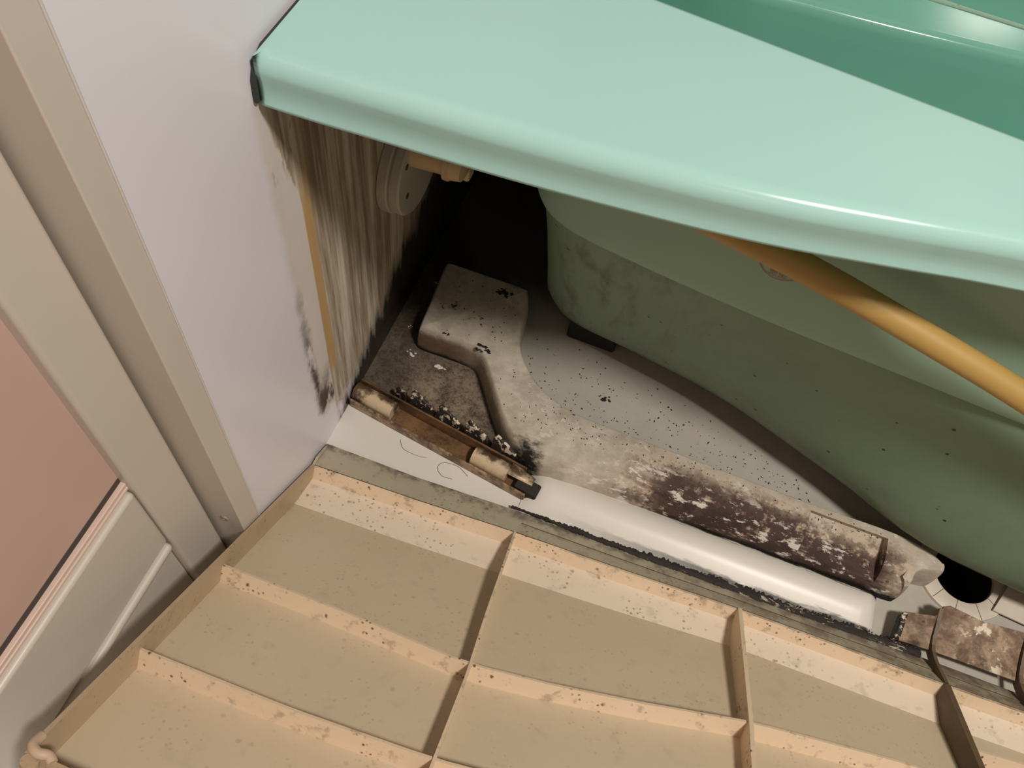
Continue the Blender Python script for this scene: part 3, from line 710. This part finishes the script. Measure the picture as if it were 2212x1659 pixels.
# ------------------------------------------------------------------ drain in the floor
drain = empty('floor_drain', (DCX, DCY, 0.0), **T('round cream drain ring with a dark hole half under the tub', 'drain'))
lathe_z('ring', DCX, DCY, [(0.034, -0.012), (0.034, 0.0015), (0.0345, 0.0032), (0.036, 0.004), (0.052, 0.004), (0.0535, 0.0032), (0.054, 0.0003)], M_RING, drain)
lathe_z('well', DCX, DCY, [(0.0338, 0.0), (0.033, -0.05), (0.03, -0.08)], M_BLACK, drain, caps=(False, True))
for a in (200, 232, 262, 296, 325):
    c_, s_ = math.cos(math.radians(a)), math.sin(math.radians(a))
    oriented('seam', (DCX+0.035*c_, DCY+0.035*s_, 0.0041), (0.018*c_, 0.018*s_, 0), (-0.0006*s_, 0.0006*c_, 0), (0, 0, 0.0002), M_GUSSET, drain)
flap = oriented('floor_sheet', (0.765, 0.045, 0.006), (0.25, -0.02, 0.0), (0.02, 0.05, 0.004), (0, 0, 0.002), M_RING, props=T('flat cream plastic sheet lying beside the drain ring', 'sheet'))

# ------------------------------------------------------------------ yellow hose
hp = crom([(0.12, 0.050, 0.462), (0.22, 0.044, 0.4475), (0.3006, 0.040, 0.4352), (0.392, 0.036, 0.4215), (0.4838, 0.033, 0.4005), (0.5727, 0.030, 0.3776), (0.70, 0.024, 0.340), (0.85, 0.024, 0.29), (0.98, 0.036, 0.24)], 8)
tube('yellow_hose', hp, 0.0112, M_HOSE, seg=24, props=T('thick ochre yellow hose running below the tub rim', 'hose'))

# ------------------------------------------------------------------ round fitting on the wall
fit = empty('wall_fitting', (0.001, 0.152, 0.262), **T('round grey wall flange with a tan nozzle below the rim', 'fitting'))
FY, FZ = 0.152, 0.262
fl = lathe_x('flange', 0.0006, FY, FZ, [(0, 0.056), (0.009, 0.056), (0.0105, 0.0548), (0.011, 0.0525), (0.012, 0.0525), (0.0128, 0.054), (0.021, 0.054), (0.0228, 0.0525), (0.0232, 0.050)], M_FIT, fit, 56)
for dy, dz in ((-0.034, 0.028), (-0.034, -0.012), (0.034, 0.028), (0.034, -0.012)):
    lathe_x('screw', 0.0236, FY+dy, FZ+dz, [(0, 0.0034), (0.0008, 0.0032), (0.001, 0.0014)], M_DGAP, fl, 14)
nz = lathe_x('nozzle', 0.0236, FY-0.012, FZ+0.034, [(0, 0.0185), (0.004, 0.0185), (0.028, 0.0165), (0.034, 0.0165)], M_TAN, fit, 32)
lathe_x('collar', 0.0576, FY-0.012, FZ+0.034, [(0, 0.0165), (0.001, 0.0205), (0.006, 0.0205), (0.007, 0.019), (0.018, 0.017), (0.02, 0.012)], M_TAN, nz, 32)
oriented('lever', (0.060, FY-0.006, FZ+0.004), (0.018, 0, 0), (0, 0.016, 0), (0, -0.002, 0.028), M_TAN, nz, bev=0.003)

# ------------------------------------------------------------------ debris
def clump(name, x, y, z, r, mat, n, label, cat, group):
    rnd = random.Random(int(x*1e4+y*1e5)); vs, fs = [], []
    for i in range(n):
        a = rnd.uniform(0, 6.28); d = r*rnd.random()**0.7; c0 = Vector((x+d*math.cos(a)*1.3, y+d*math.sin(a)*0.8, z)); s_ = r*rnd.uniform(0.18, 0.42); b0 = len(vs)
        m = rnd.choice((4, 5, 6)); 
        for j in range(m):
            t = 6.28*j/m; k_ = rnd.uniform(0.5, 1.2); vs.append(c0 + Vector((math.cos(t)*s_*k_*1.3, math.sin(t)*s_*k_, 0)))
        vs.append(c0 + Vector((rnd.uniform(-.3, .3)*s_, rnd.uniform(-.3, .3)*s_, s_*rnd.uniform(0.25, 0.6))))
        for j in range(m): fs.append((b0+j, b0+(j+1) % m, b0+m))
        fs.append(tuple(b0+j for j in reversed(range(m))))
    e_ = link(name, vs, fs, mat, props=T(label, cat, group)); return e_
ZB = 0.0494
clump('debris_clump', 0.119, 0.193, ZB, 0.0085, M_BLACK, 14, 'largest black debris clump at the back of the plinth block', 'debris', 'black debris on the plinth')
clump('debris_clump', 0.070, 0.146, ZB, 0.0045, M_BLACK, 7, 'black debris clump left of centre on the plinth block', 'debris', 'black debris on the plinth')
clump('debris_clump', 0.077, 0.111, 0.0458, 0.0045, M_BLACK, 6, 'black debris clump at the front edge of the plinth block', 'debris', 'black debris on the plinth')
clump('debris_clump', 0.125, 0.107, 0.0458, 0.0070, M_BLACK, 12, 'black debris clump where the plinth block narrows into its arm', 'debris', 'black debris on the plinth')
clump('debris_clump', 0.172, 0.094, 0.0453, 0.0042, M_BLACK, 7, 'black debris clump on the inner curve of the plinth arm', 'debris', 'black debris on the plinth')
clump('debris_clump', 0.107, 0.146, ZB, 0.0028, M_BLACK, 4, 'tiny black debris fleck in the middle of the plinth block', 'debris', 'black debris on the plinth')
clump('debris_clump', 0.285, 0.130, 0.0004, 0.0060, M_BLACK, 8, 'black debris scraps on the dusty floor beside the tub foot', 'debris', 'debris under the tub')
clump('debris_clump', 0.360, 0.150, 0.0004, 0.0030, M_BLACK, 4, 'small dark debris scrap on the floor against the tub shell', 'debris', 'debris under the tub')
clump('paint_flake', 0.039, 0.094, 0.0004, 0.0055, M_FLAKE, 6, 'white paint flake on brown floor near the block corner', 'flake', 'white flakes on the mouldy floor')
clump('paint_flake', 0.078, 0.090, 0.0004, 0.0055, M_FLAKE, 6, 'white paint flake on brown floor in front of the block', 'flake', 'white flakes on the mouldy floor')
clump('paint_flake', 0.027, 0.205, 0.0004, 0.0045, M_FLAKE, 5, 'white paint flake between the wall and the block back corner', 'flake', 'white flakes on the mouldy floor')
clump('paint_flake', 0.020, 0.128, 0.0004, 0.0035, M_FLAKE, 4, 'small white paint flake on floor beside the wall', 'flake', 'white flakes on the mouldy floor')
clump('mould_ball', 0.186, 0.004, 0.0004, 0.0115, M_BMOULD, 26, 'fluffy grey black mould ball in the corner behind the clip rail', 'mould', None)
# fine specks nobody could count
rnd = random.Random(3); vs, fs = [], []
def speck(x, y, z, s_):
    b0 = len(vs); a = rnd.uniform(0, 6.28); st_ = rnd.uniform(1, 2.6)
    for t in (0, 1.57, 3.14, 4.71):
        p = Vector((math.cos(t)*s_*st_, math.sin(t)*s_, 0)); p.rotate(Matrix.Rotation(a, 3, 'Z')); vs.append(Vector((x, y, z)) + p*rnd.uniform(0.6, 1.2))
    vs.append(Vector((x, y, z+s_*0.5))); fs.extend([(b0+j, b0+(j+1) % 4, b0+4) for j in range(4)]); fs.append((b0+3, b0+2, b0+1, b0))
for _ in range(420):
    x = rnd.uniform(0.17, 0.55); t = rnd.random()**1.6
    yb = interp([(0.17, 0.135), (0.2, 0.10), (0.257, 0.078), (0.6, 0.077)], x); yt = interp([(0.17, 0.2), (0.3, 0.178), (0.416, 0.155), (0.55, 0.11)], x)
    speck(x, yb + (yt-yb)*t, 0.0003, rnd.uniform(0.0003, 0.0011))
link('floor_specks', vs, fs, M_SPECK, props={'label': 'fine dark specks of dirt scattered on the floor under the tub', 'category': 'dirt', 'kind': 'stuff'})
vs, fs = [], []
for _ in range(240):
    t = rnd.random()
    if t < 0.4: x, y = rnd.uniform(0.155, 0.30), 0.0; y = rnd.uniform(0.035, interp([(0.155, 0.13), (0.2, 0.085), (0.3, 0.065)], x)); 
    elif t < 0.75: x = rnd.uniform(0.28, 0.62); y = rnd.uniform(0.048, 0.066)
    else: x = rnd.uniform(0.05, 0.145); y = rnd.uniform(0.118, 0.205)
    zz = 0.0454 if y < 0.11 else 0.0455 + 0.004*max(0, min(1, (y-0.10)/0.05))
    if x - 0.165 + (y-0.05)*0.72 < 0 and y < 0.105: continue
    speck(x, y, zz, rnd.uniform(0.0003, 0.0010))
link('dirt_specks', vs, fs, M_SPECK, plinth, props={'label': 'fine dark specks of dirt', 'kind': 'stuff'})
tube('hair_strand', crom([(0.165, -0.033, 0.0008), (0.150, -0.026, 0.001), (0.133, -0.028, 0.0009), (0.129, -0.037, 0.0008), (0.138, -0.044, 0.0008), (0.150, -0.043, 0.0008)], 6), 0.00022, M_HAIR, seg=6, props=T('loose curl of hair on the white floor by the clip rail', 'hair'))
tube('hair_strand', crom([(0.075, -0.020, 0.0008), (0.083, -0.030, 0.001), (0.10, -0.032, 0.0009), (0.112, -0.030, 0.0008)], 6), 0.00018, M_HAIR, seg=6, props=T('short hair on the white floor nearer the wall', 'hair'))
